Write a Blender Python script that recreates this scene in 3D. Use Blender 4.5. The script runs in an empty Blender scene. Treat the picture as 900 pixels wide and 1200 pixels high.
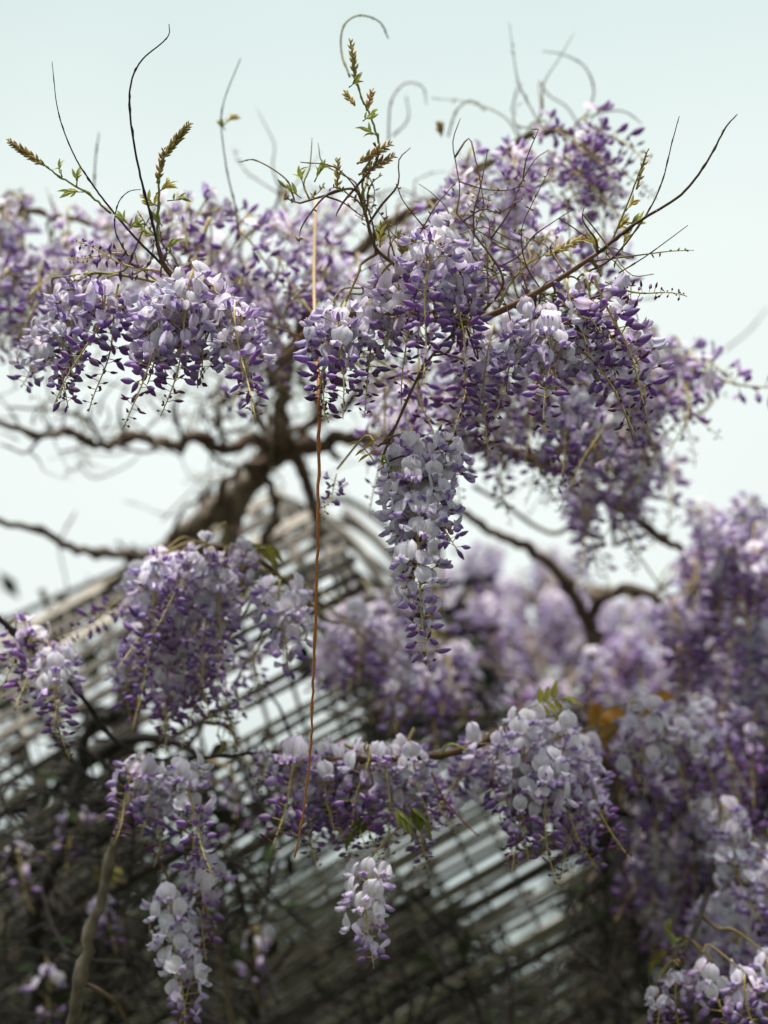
import bpy, math, random
import numpy as np
from mathutils import Vector, Matrix, Euler
R = math.radians
rnd = random.Random(11)
scene = bpy.context.scene
COL = scene.collection

# ------------------------------------------------------------------ camera
PITCH = R(24.0)
CAM = Vector((0.0, 0.0, 1.60))
F = 1875.0                                  # focal length in pixels of a 900 x 1200 frame
cd = bpy.data.cameras.new("camera")
cam = bpy.data.objects.new("camera", cd)
COL.objects.link(cam)
cam.location = CAM
cam.rotation_euler = (R(90) + PITCH, 0, 0)
cd.sensor_fit = 'HORIZONTAL'
cd.sensor_width = 24.0
cd.lens = 50.0
cd.clip_start = 0.02
cd.clip_end = 3000.0
cd.dof.use_dof = True
cd.dof.focus_distance = 1.80
cd.dof.aperture_fstop = 1.75
scene.camera = cam

# ------------------------------------------------------------------ sky, sun, exposure
SUN_EL, SUN_AZ = R(73), R(-155)              # azimuth from +Y towards +X
world = bpy.data.worlds.new("World")
scene.world = world
world.use_nodes = True
nt = world.node_tree
nt.nodes.clear()
wo = nt.nodes.new("ShaderNodeOutputWorld")
bg = nt.nodes.new("ShaderNodeBackground")
sky = nt.nodes.new("ShaderNodeTexSky")
sky.sky_type = 'NISHITA'
sky.sun_disc = False
sky.sun_elevation = SUN_EL
sky.sun_rotation = SUN_AZ
sky.dust_density = 4.0
sc_ = nt.nodes.new("ShaderNodeMix"); sc_.data_type = 'RGBA'; sc_.blend_type = 'MULTIPLY'
sc_.inputs[0].default_value = 1.0
nt.links.new(sky.outputs[0], sc_.inputs[6])
sc_.inputs[7].default_value = (0.06, 0.06, 0.06, 1)
# overcast layer over the clear sky: pale near the horizon, mint grey higher up
tc = nt.nodes.new("ShaderNodeTexCoord")
sep = nt.nodes.new("ShaderNodeSeparateXYZ")
nt.links.new(tc.outputs['Generated'], sep.inputs[0])
ramp = nt.nodes.new("ShaderNodeValToRGB")
cr = ramp.color_ramp
cr.elements[0].position = 0.0; cr.elements[0].color = (0.34, 0.40, 0.39, 1)
cr.elements[1].position = 0.80; cr.elements[1].color = (0.60, 0.75, 0.73, 1)
e = cr.elements.new(0.17); e.color = (0.60, 0.69, 0.67, 1)
e = cr.elements.new(0.34); e.color = (0.83, 0.895, 0.87, 1)
e = cr.elements.new(0.54); e.color = (0.82, 0.895, 0.87, 1)
e = cr.elements.new(0.66); e.color = (0.70, 0.82, 0.80, 1)
nt.links.new(sep.outputs[2], ramp.inputs[0])
noi = nt.nodes.new("ShaderNodeTexNoise"); noi.inputs['Scale'].default_value = 1.6
noi.inputs['Detail'].default_value = 4.0
nt.links.new(tc.outputs['Generated'], noi.inputs['Vector'])
nr = nt.nodes.new("ShaderNodeMapRange")
nr.inputs[1].default_value = 0.3; nr.inputs[2].default_value = 0.7
nr.inputs[3].default_value = 0.90; nr.inputs[4].default_value = 1.05
nt.links.new(noi.outputs[0], nr.inputs[0])
cm = nt.nodes.new("ShaderNodeMix"); cm.data_type = 'RGBA'; cm.blend_type = 'MULTIPLY'
cm.inputs[0].default_value = 1.0
nt.links.new(ramp.outputs[0], cm.inputs[6]); nt.links.new(nr.outputs[0], cm.inputs[7])
mx = nt.nodes.new("ShaderNodeMix"); mx.data_type = 'RGBA'
mx.inputs[0].default_value = 0.95
nt.links.new(sc_.outputs[2], mx.inputs[6]); nt.links.new(cm.outputs[2], mx.inputs[7])
nt.links.new(mx.outputs[2], bg.inputs[0])
bg.inputs[1].default_value = 0.63
nt.links.new(bg.outputs[0], wo.inputs[0])

sl = bpy.data.lights.new("sun", 'SUN')
sl.energy = 4.6
sl.angle = R(12)
sl.color = (1.0, 0.96, 0.9)
sun = bpy.data.objects.new("sun", sl)
COL.objects.link(sun)
sd = Vector((math.sin(SUN_AZ) * math.cos(SUN_EL), math.cos(SUN_AZ) * math.cos(SUN_EL), math.sin(SUN_EL)))
sun.rotation_euler = sd.to_track_quat('Z', 'Y').to_euler()

scene.view_settings.view_transform = 'Standard'
scene.view_settings.look = 'None'
scene.view_settings.exposure = 0.80
scene.view_settings.gamma = 1.0
scene.view_settings.use_curve_mapping = False
scene.render.engine = 'CYCLES'
cy = scene.cycles
cy.max_bounces = 7
cy.diffuse_bounces = 4
cy.glossy_bounces = 2
cy.transmission_bounces = 5
cy.use_denoising = True

# ------------------------------------------------------------------ helpers
FW = Vector((0, math.cos(PITCH), math.sin(PITCH)))
UP = Vector((0, -math.sin(PITCH), math.cos(PITCH)))
RT = Vector((1, 0, 0))

def at(px, py, d):
    """the world point that stands d metres deep where the photograph has pixel (px, py)"""
    return CAM + d * (FW + RT * ((px - 450) / F) + UP * ((600 - py) / F))

def down(p, m):
    return p - Vector((0, 0, m))

def tag(o, label=None, cat=None, group=None, kind=None):
    if label: o['label'] = label
    if cat: o['category'] = cat
    if group: o['group'] = group
    if kind: o['kind'] = kind
    return o

def empty(name, loc):
    o = bpy.data.objects.new(name, None)
    o.empty_display_size = 0.1
    o.location = loc
    COL.objects.link(o)
    return o

class MB:
    """collects pieces of one mesh"""
    def __init__(s):
        s.V, s.Fc, s.C, s.M, s.n = [], [], [], [], 0
    def add(s, V, faces, col=(1, 1, 1), mat=0):
        V = np.asarray(V, dtype=np.float64)
        C = np.asarray(col, dtype=np.float64)
        if C.ndim == 1:
            C = np.tile(C, (len(V), 1))
        s.V.append(V); s.C.append(C)
        o = s.n
        s.Fc.extend([tuple(i + o for i in f) for f in faces])
        s.M.extend([mat] * len(faces))
        s.n += len(V)
    def addmb(s, m, mat4, tint=(1, 1, 1)):
        A = np.array(mat4)
        V = m.VV @ A[:3, :3].T + A[:3, 3]
        o = s.n
        s.V.append(V); s.C.append(m.CC * np.asarray(tint))
        s.Fc.extend([tuple(i + o for i in f) for f in m.Fc])
        s.M.extend(m.M)
        s.n += len(V)
    def freeze(s):
        s.VV = np.concatenate(s.V); s.CC = np.concatenate(s.C)
        return s
    def mesh(s, name, mats, smooth=True):
        V = np.concatenate(s.V); C = np.clip(np.concatenate(s.C), 0, 1)
        me = bpy.data.meshes.new(name)
        me.from_pydata(V.tolist(), [], s.Fc)
        for m in mats: me.materials.append(m)
        me.polygons.foreach_set('material_index', s.M)
        me.polygons.foreach_set('use_smooth', [smooth] * len(s.Fc))
        a = me.color_attributes.new('Col', 'FLOAT_COLOR', 'POINT')
        a.data.foreach_set('color', np.hstack([C, np.ones((len(C), 1))]).ravel())
        me.update()
        return me
    def build(s, name, mats, parent=None, smooth=True):
        return link(name, s.mesh(name, mats, smooth), parent)

def link(name, me, parent=None, mw=None):
    """links a mesh object; geometry given in world space (or with the world matrix mw)"""
    o = bpy.data.objects.new(name, me)
    COL.objects.link(o)
    if parent is not None:
        o.parent = parent
        o.matrix_parent_inverse = PINV[parent.name] if parent.name in PINV else Matrix.Identity(4)
    if mw is not None:
        o.matrix_basis = mw
    return o
PINV = {}

def root(name, loc, label, cat, group=None):
    o = empty(name, loc)
    PINV[o.name] = Matrix.Translation(loc).inverted()
    return tag(o, label, cat, group)

def grid_faces(nu, nv, wrap=False):
    f = []
    for j in range(nv - 1):
        for i in range(nu if wrap else nu - 1):
            a = j * nu + i; b = j * nu + (i + 1) % nu
            f.append((a, b, b + nu, a + nu))
    return f

def catmull(pts, per=6):
    P = [np.array(p, float) for p in pts]
    P = [2 * P[0] - P[1]] + P + [2 * P[-1] - P[-2]]
    out = []
    for k in range(1, len(P) - 2):
        for q in range(per):
            t = q / per
            a, b, c, d = P[k - 1:k + 3]
            out.append(0.5 * ((2 * b) + (-a + c) * t + (2 * a - 5 * b + 4 * c - d) * t * t + (-a + 3 * b - 3 * c + d) * t ** 3))
    out.append(P[-2])
    return np.array(out)

def tube(mb, path, radii, sides=6, col=(1, 1, 1), mat=0, lump=0.0, rg=None, cap=True):
    path = np.asarray(path, float)
    n = len(path)
    radii = np.asarray(radii, float) if np.ndim(radii) else np.full(n, float(radii))
    T = np.gradient(path, axis=0)
    T /= np.linalg.norm(T, axis=1)[:, None] + 1e-12
    ref = np.array([0.31, 0.2, 0.93]) if abs(T[0] @ np.array([0.31, 0.2, 0.93])) < 0.9 else np.array([1.0, 0, 0])
    N = np.cross(T[0], ref); N /= np.linalg.norm(N)
    V = []
    for k in range(n):
        N = N - T[k] * (N @ T[k]); N /= np.linalg.norm(N) + 1e-12
        B = np.cross(T[k], N)
        for i in range(sides):
            a = 2 * math.pi * i / sides
            r = radii[k] * (1 + (lump * (rg.random() - 0.5) * 2 if lump else 0))
            V.append(path[k] + (N * math.cos(a) + B * math.sin(a)) * r)
    f = grid_faces(sides, n, True)
    if cap:
        f.append(tuple(range(sides))[::-1]); f.append(tuple(range((n - 1) * sides, n * sides)))
    c = np.asarray(col, float)
    if c.ndim == 2:
        c = np.repeat(c, sides, axis=0)
    mb.add(V, f, c, mat)

# ------------------------------------------------------------------ materials
def base_mat(name):
    m = bpy.data.materials.new(name); m.use_nodes = True
    t = m.node_tree; p = t.nodes['Principled BSDF']
    return m, t, p

def mat_petal():
    m, t, p = base_mat("petal")
    N, L = t.nodes.new, t.links.new
    a = N("ShaderNodeAttribute"); a.attribute_name = 'Col'
    oi = N("ShaderNodeObjectInfo")
    tco = N("ShaderNodeTexCoord")
    no = N("ShaderNodeTexNoise"); no.inputs['Scale'].default_value = 420; no.inputs['Detail'].default_value = 3
    L(tco.outputs['Object'], no.inputs['Vector'])
    mr = N("ShaderNodeMapRange"); mr.inputs[1].default_value = .3; mr.inputs[2].default_value = .7
    mr.inputs[3].default_value = .84; mr.inputs[4].default_value = 1.08
    L(no.outputs[0], mr.inputs[0])
    hs = N("ShaderNodeHueSaturation")
    h = N("ShaderNodeMapRange"); h.inputs[3].default_value = .484; h.inputs[4].default_value = .516
    L(oi.outputs['Random'], h.inputs[0]); L(h.outputs[0], hs.inputs['Hue'])
    v = N("ShaderNodeMath"); v.operation = 'MULTIPLY_ADD'; v.inputs[1].default_value = 7.31; v.inputs[2].default_value = .17
    L(oi.outputs['Random'], v.inputs[0])
    fr = N("ShaderNodeMath"); fr.operation = 'FRACT'; L(v.outputs[0], fr.inputs[0])
    vm = N("ShaderNodeMapRange"); vm.inputs[3].default_value = .86; vm.inputs[4].default_value = 1.08
    L(fr.outputs[0], vm.inputs[0])
    vv = N("ShaderNodeMath"); vv.operation = 'MULTIPLY'; L(vm.outputs[0], vv.inputs[0]); L(mr.outputs[0], vv.inputs[1])
    L(vv.outputs[0], hs.inputs['Value'])
    L(a.outputs['Color'], hs.inputs['Color'])
    L(hs.outputs[0], p.inputs['Base Color'])
    p.inputs['Roughness'].default_value = .55
    p.inputs['Specular IOR Level'].default_value = .3
    tr = N("ShaderNodeBsdfTranslucent"); L(hs.outputs[0], tr.inputs[0])
    mi = N("ShaderNodeMixShader"); mi.inputs[0].default_value = .48
    L(p.outputs[0], mi.inputs[1]); L(tr.outputs[0], mi.inputs[2])
    L(mi.outputs[0], t.nodes['Material Output'].inputs[0])
    return m

def mat_attr(name, rough=.75, noise=60, amp=.35, bump=.0, translucent=0.0, stretch=None):
    """vertex colour times noise; for bark, stems and leaves"""
    m, t, p = base_mat(name)
    N, L = t.nodes.new, t.links.new
    a = N("ShaderNodeAttribute"); a.attribute_name = 'Col'
    g = N("ShaderNodeNewGeometry")
    mp = N("ShaderNodeMapping")
    if stretch: mp.inputs['Scale'].default_value = stretch
    L(g.outputs['Position'], mp.inputs['Vector'])
    no = N("ShaderNodeTexNoise"); no.inputs['Scale'].default_value = noise; no.inputs['Detail'].default_value = 5
    L(mp.outputs[0], no.inputs['Vector'])
    mr = N("ShaderNodeMapRange"); mr.inputs[1].default_value = .28; mr.inputs[2].default_value = .72
    mr.inputs[3].default_value = 1 - amp; mr.inputs[4].default_value = 1 + amp
    L(no.outputs[0], mr.inputs[0])
    mu = N("ShaderNodeMix"); mu.data_type = 'RGBA'; mu.blend_type = 'MULTIPLY'; mu.inputs[0].default_value = 1
    L(a.outputs['Color'], mu.inputs[6]); L(mr.outputs[0], mu.inputs[7])
    L(mu.outputs[2], p.inputs['Base Color'])
    p.inputs['Roughness'].default_value = rough
    p.inputs['Specular IOR Level'].default_value = .25
    if bump:
        b = N("ShaderNodeBump"); b.inputs['Strength'].default_value = bump; b.inputs['Distance'].default_value = .004
        L(no.outputs[0], b.inputs['Height']); L(b.outputs[0], p.inputs['Normal'])
    if translucent:
        tr = N("ShaderNodeBsdfTranslucent"); L(mu.outputs[2], tr.inputs[0])
        mi = N("ShaderNodeMixShader"); mi.inputs[0].default_value = translucent
        L(p.outputs[0], mi.inputs[1]); L(tr.outputs[0], mi.inputs[2])
        L(mi.outputs[0], t.nodes['Material Output'].inputs[0])
    return m

def mat_ground():
    m, t, p = base_mat("ground")
    N, L = t.nodes.new, t.links.new
    g = N("ShaderNodeNewGeometry")
    no = N("ShaderNodeTexNoise"); no.inputs['Scale'].default_value = 2.5; no.inputs['Detail'].default_value = 8
    L(g.outputs['Position'], no.inputs['Vector'])
    r = N("ShaderNodeValToRGB")
    r.color_ramp.elements[0].color = (.035, .03, .02, 1); r.color_ramp.elements[1].color = (.05, .075, .028, 1)
    r.color_ramp.elements[0].position = .35; r.color_ramp.elements[1].position = .65
    L(no.outputs[0], r.inputs[0]); L(r.outputs[0], p.inputs['Base Color'])
    p.inputs['Roughness'].default_value = .95
    return m

PETAL = mat_petal()
STEM = mat_attr("stem", .6, 300, .25)
BARK = mat_attr("bark", .9, 45, .45, .8)
LEAF = mat_attr("leaf", .5, 250, .2, 0, .45)
WOOD = mat_attr("weathered_wood", .85, 30, .35, .3, 0, (1, 1, 1))
GROUND = mat_ground()

# colours (linear)
PALE = np.array((.90, .89, .93)); LILAC = np.array((.62, .50, .77)); VIOLET = np.array((.30, .155, .47))
DEEP = np.array((.155, .055, .195)); WINE = np.array((.12, .045, .095)); YEL = np.array((.62, .58, .20))
OLIVE = np.array((.40, .34, .11)); CALYX = np.array((.30, .17, .13))
BROWN = np.array((.12, .083, .058)); GREY = np.array((.19, .15, .115)); TWIG = np.array((.10, .058, .032))
DARK = np.array((.028, .023, .021)); RUST = np.array((.36, .13, .035)); GREEN = np.array((.24, .26, .07))

# ------------------------------------------------------------------ setting
gm = MB()
gm.add([(-1500, -1500, 0), (1500, -1500, 0), (1500, 1500, 0), (-1500, 1500, 0)], [(0, 1, 2, 3)])
tag(gm.build('ground', [GROUND]), kind='structure')

# ------------------------------------------------------------------ florets
def pod(mb, base, dirv, L_, Rw, Rh, bend, c0, c1, c2, sides=6, rings=6, tipbias=.75, upv=(0, 0, 1), hl=.55):
    """a bent teardrop: flower bud, keel, bud scale"""
    d = np.array(dirv, float); d /= np.linalg.norm(d)
    u = np.array(upv, float); u = u - d * (u @ d); u /= np.linalg.norm(u)
    s = np.cross(d, u)
    V, C = [], []
    for j in range(rings):
        q = j / (rings - 1)
        r = max(.04, math.sin(math.pi * min(1, q ** tipbias * .97 + .02)) ** .8)
        cpt = np.array(base) + d * (L_ * q) + u * (bend * L_ * (q * q))
        for i in range(sides):
            a = 2 * math.pi * i / sides
            V.append(cpt + s * (math.cos(a) * Rw * r) + u * (math.sin(a) * Rh * r))
            c = c0 * (1 - q) + c1 * q
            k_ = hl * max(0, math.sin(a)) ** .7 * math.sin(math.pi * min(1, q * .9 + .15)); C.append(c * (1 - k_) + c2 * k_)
    f = grid_faces(sides, rings, True)
    f.append(tuple(range(sides))[::-1]); f.append(tuple(range((rings - 1) * sides, rings * sides)))
    mb.add(V, f, C, 0)

def pedicel(mb, L_, rise, r=.0006, col=None):
    p = [(0, 0, 0), (L_ * .5, 0, rise * .8), (L_, 0, rise)]
    tube(mb, p, [r * 1.1, r, r * 1.2], 4, OLIVE * .6 + CALYX * .55 if col is None else col, 1, cap=False)

def banner(mb, c, W, H, lean, cup, rg, c_in, c_edge, notch=.1, nu=13, nv=7):
    V, C = [], []
    w1, w2 = rg.uniform(-.15, .15), rg.uniform(0, 6.28)
    for j in range(nv):
        v = j / (nv - 1)
        wid = W * .5 * (math.sin(math.pi * (.13 + .74 * v)) ** .62) * (1 if v < .8 else 1 - .25 * ((v - .8) / .2) ** 2)
        for i in range(nu):
            u = -1 + 2 * i / (nu - 1)
            y = u * wid
            z = H * v * (1 - .13 * u * u * v) - (notch * H * max(0, 1 - abs(u) * 3) * v ** 4)
            x = lean * z - H * .30 * v * v * v + cup * (abs(u) ** 1.6) * W * .42 - .0016 * math.exp(-(u * 4) ** 2)
            x += .0011 * math.sin(u * 5 + w2 + v * 3) + w1 * .006 * u * v
            V.append((c[0] + x, c[1] + y, c[2] + z))
            e = min(1, max(abs(u) ** 2.5, v ** 3))
            col = c_in * (1 - e) + c_edge * e
            k = math.exp(-((u / .28) ** 2) - ((v - .16) / .17) ** 2)
            col = col * (1 - k * .75) + YEL * k * .75
            k2 = math.exp(-((abs(u) - .35) / .2) ** 2 - ((v - .1) / .14) ** 2)
            col = col * (1 - k2 * .4) + VIOLET * 1.4 * k2 * .4
            if i % 2 and nu > 9: col = col * (1 - .16 * (1 - v)) * np.array((.97, .93, 1.0))
            C.append(col)
    mb.add(V, grid_faces(nu, nv), C, 0)

def wing(mb, c, side, L_, W, droop, rg, pale=0.0):
    V, C = [], []
    nu, nv = 4, 5
    for j in range(nv):
        v = j / (nv - 1)
        wid = W * math.sin(math.pi * (.1 + .82 * v)) ** .8
        for i in range(nu):
            u = i / (nu - 1)
            x = L_ * v
            y = side * (.0012 + .0035 * math.sin(u * math.pi * .75) + .0025 * v)
            z = -droop * v * L_ - wid * u + W * .35
            V.append((c[0] + x, c[1] + y, c[2] + z))
            C.append((LILAC * (1 - v) * .9 + VIOLET * (v * .9 + .1) + PALE * .22 * (1 - u)) * (1 - pale) + (PALE * .85 + LILAC * .15) * pale)
    mb.add(V, grid_faces(nu, nv), C, 0)

def floret(kind, seed):
    rg = random.Random(seed * 31 + len(kind))
    mb = MB()
    if kind in ('open', 'white'):
        pw = .12 if kind == 'open' else rg.uniform(.55, .9)
        pl = rg.uniform(.015, .026)
        pedicel(mb, pl, .002)
        c = np.array((pl, 0, .002))
        pod(mb, c - np.array((.001, 0, 0)), (1, 0, .1), .006, .0029, .0029, 0, CALYX, CALYX, CALYX * 1.3, 5, 3, .5)
        t = rg.random()
        banner(mb, c + np.array((.003, 0, .0005)), rg.uniform(.021, .027), rg.uniform(.020, .025), rg.uniform(-.05, .45),
               rg.uniform(-.28, .22), rg, PALE * (1 - .15 * t) + LILAC * .15 * t, PALE * .80 + LILAC * .22)
        dr = rg.uniform(.25, .7)
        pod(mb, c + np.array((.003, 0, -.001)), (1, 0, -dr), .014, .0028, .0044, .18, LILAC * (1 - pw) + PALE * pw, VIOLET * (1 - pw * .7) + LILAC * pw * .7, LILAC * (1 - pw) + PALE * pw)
        for s in (-1, 1):
            wing(mb, c + np.array((.003, 0, 0)), s, .0145, .0075, dr, rg, pw)
    elif kind == 'half':
        pl = rg.uniform(.011, .016)
        pedicel(mb, pl, .001)
        c = np.array((pl, 0, .001))
        pod(mb, c - np.array((.001, 0, 0)), (1, 0, -.1), .0055, .0028, .0028, 0, CALYX, CALYX, CALYX * 1.2, 5, 3, .5)
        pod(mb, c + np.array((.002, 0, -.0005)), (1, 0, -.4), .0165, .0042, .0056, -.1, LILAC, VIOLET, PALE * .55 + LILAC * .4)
        banner(mb, c + np.array((.003, 0, .0005)), rg.uniform(.013, .016), rg.uniform(.014, .018), rg.uniform(.5, 1.1),
               rg.uniform(.45, .75), rg, PALE * .5 + LILAC * .5, LILAC, nu=7, nv=6)
    elif kind == 'big':
        pl = rg.uniform(.010, .014)
        pedicel(mb, pl, .0008)
        c = np.array((pl, 0, .0008))
        pod(mb, c - np.array((.001, 0, 0)), (1, 0, -.1), .005, .0025, .0026, 0, WINE, CALYX, CALYX, 5, 3, .5)
        t = rg.random()
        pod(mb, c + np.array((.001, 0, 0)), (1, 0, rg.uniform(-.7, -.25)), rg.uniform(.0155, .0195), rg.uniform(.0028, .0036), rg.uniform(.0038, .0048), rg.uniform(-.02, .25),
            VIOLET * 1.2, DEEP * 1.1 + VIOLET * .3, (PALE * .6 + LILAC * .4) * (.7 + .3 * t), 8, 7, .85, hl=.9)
    elif kind == 'mid':
        pl = rg.uniform(.008, .011)
        pedicel(mb, pl, .0008, .0005, CALYX * .8)
        c = np.array((pl, 0, .0008))
        pod(mb, c, (1, 0, rg.uniform(-.45, .05)), rg.uniform(.0105, .0135), .0018, .0024, rg.uniform(0, .25), WINE * 1.7, DEEP, VIOLET * 1.3, 6, 6, .8)
    else:
        pl = rg.uniform(.004, .007)
        pedicel(mb, pl, .001, .00045, CALYX * .8)
        pod(mb, (pl, 0, .001), (1, 0, rg.uniform(-.1, .5)), rg.uniform(.005, .0075), .0014, .0018, .1, WINE * 1.3, WINE, DEEP * 1.3, 5, 5, .7)
    return mb.freeze()

FL = {k: [floret(k, s) for s in range(n)] for k, n in (('open', 6), ('white', 5), ('half', 3), ('big', 5), ('mid', 3), ('tiny', 2))}
FLME = {k: [m.mesh('blossom' if k in ('open', 'half', 'white') else 'flower_bud', [PETAL, STEM]) for m in FL[k]] for k in ('open', 'white', 'half', 'big')}

CUTS = {'D': (-1, -1, -1, .62), 'A': (.42, .52, .72, .88), 'B': (.70, .82, .93, .98), 'C': (.06, .14, .52, .84), 'E': (.27, .40, .70, .88)}

def layout(seed, L_, kind, dens=None):
    rg = random.Random(seed)
    bx, by = rg.uniform(-.16, .16) * L_, rg.uniform(-.16, .16) * L_
    wob = rg.uniform(0, 6)
    def p(t):
        return np.array((bx * t * t + .004 * math.sin(t * 6 + wob), by * t * t + .003 * math.cos(t * 5 + wob), -L_ * t))
    c = CUTS[kind]
    n = int(L_ * (dens or (300 if kind != 'C' else 270)))
    ph = rg.uniform(0, 6.28)
    out = []
    for k in range(n):
        q = (k + .5) / n
        t = .03 + .95 * q ** .97
        ph += R(137.5) + rg.uniform(-.35, .35)
        tt = t + rg.uniform(-.06, .06)
        kd = 'open' if tt < c[0] else 'half' if tt < c[1] else 'big' if tt < c[2] else 'mid' if tt < c[3] else 'tiny'
        if kd == 'open' and rg.random() < {'B': .7, 'A': .4}.get(kind, .15): kd = 'white'
        if kd in ('mid', 'tiny') and rg.random() < .12: continue
        var = rg.randrange(len(FL[kd]))
        s = rg.uniform(.76, 1.02) * (1.0 if t < .5 else 1.0 - .25 * (t - .5))
        el = rg.gauss(.22 if kd in ('open', 'white') else .05, .24)
        ro = Euler((rg.gauss(0, .34), -el, ph), 'XYZ')
        # let the banner stay roughly upright while the stalk points outwards
        m = Matrix.Translation(Vector(p(t))) @ ro.to_matrix().to_4x4() @ Matrix.Scale(s, 4)
        tv = rg.uniform(.82, 1.1)
        tint = (tv * rg.uniform(.95, 1.05), tv * rg.uniform(.94, 1.03), tv)
        if rg.random() < .03: tint = (tv * .86, tv * .78, tv * .66)
        out.append((kd, var, m, tint))
    path = np.array([p(t) for t in np.linspace(-.08, 1.0, 14)])
    rad = np.linspace(.0015, .0006, 14)
    g = np.linspace(0, 1, 14)[:, None]
    colr = (OLIVE * .8 + CALYX * .25) * (1 - g) + OLIVE * 1.1 * g
    return out, path, rad, colr

def raceme_mesh(seed, L_, kind, dens=None):
    out, path, rad, colr = layout(seed, L_, kind, dens)
    mb = MB()
    tube(mb, path, rad, 5, colr, 1)
    for kd, var, m, tint in out:
        mb.addmb(FL[kd][var], m, tint)
    return mb.mesh('flower_cluster', [PETAL, STEM])

TPL = {}
_seed = 100
for kd, n_, dens in (('A', 3, None), ('B', 3, None), ('C', 2, None), ('E', 3, None), ('D', 1, 330), ('a', 3, 125), ('b', 2, 145), ('c', 2, 140), ('e', 3, 130)):
    TPL[kd] = []
    for L_ in (.10, .155, .205):
        for q in range(n_):
            _seed += 1
            TPL[kd].append((L_, raceme_mesh(_seed, L_, kd.upper(), dens)))

def raceme_matrix(top, L_, tilt, yaw):
    return Matrix.Translation(top) @ Euler((tilt[1], tilt[0], 0), 'XYZ').to_matrix().to_4x4() @ Matrix.Rotation(yaw, 4, 'Z') @ Matrix.Scale(L_, 4)

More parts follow.
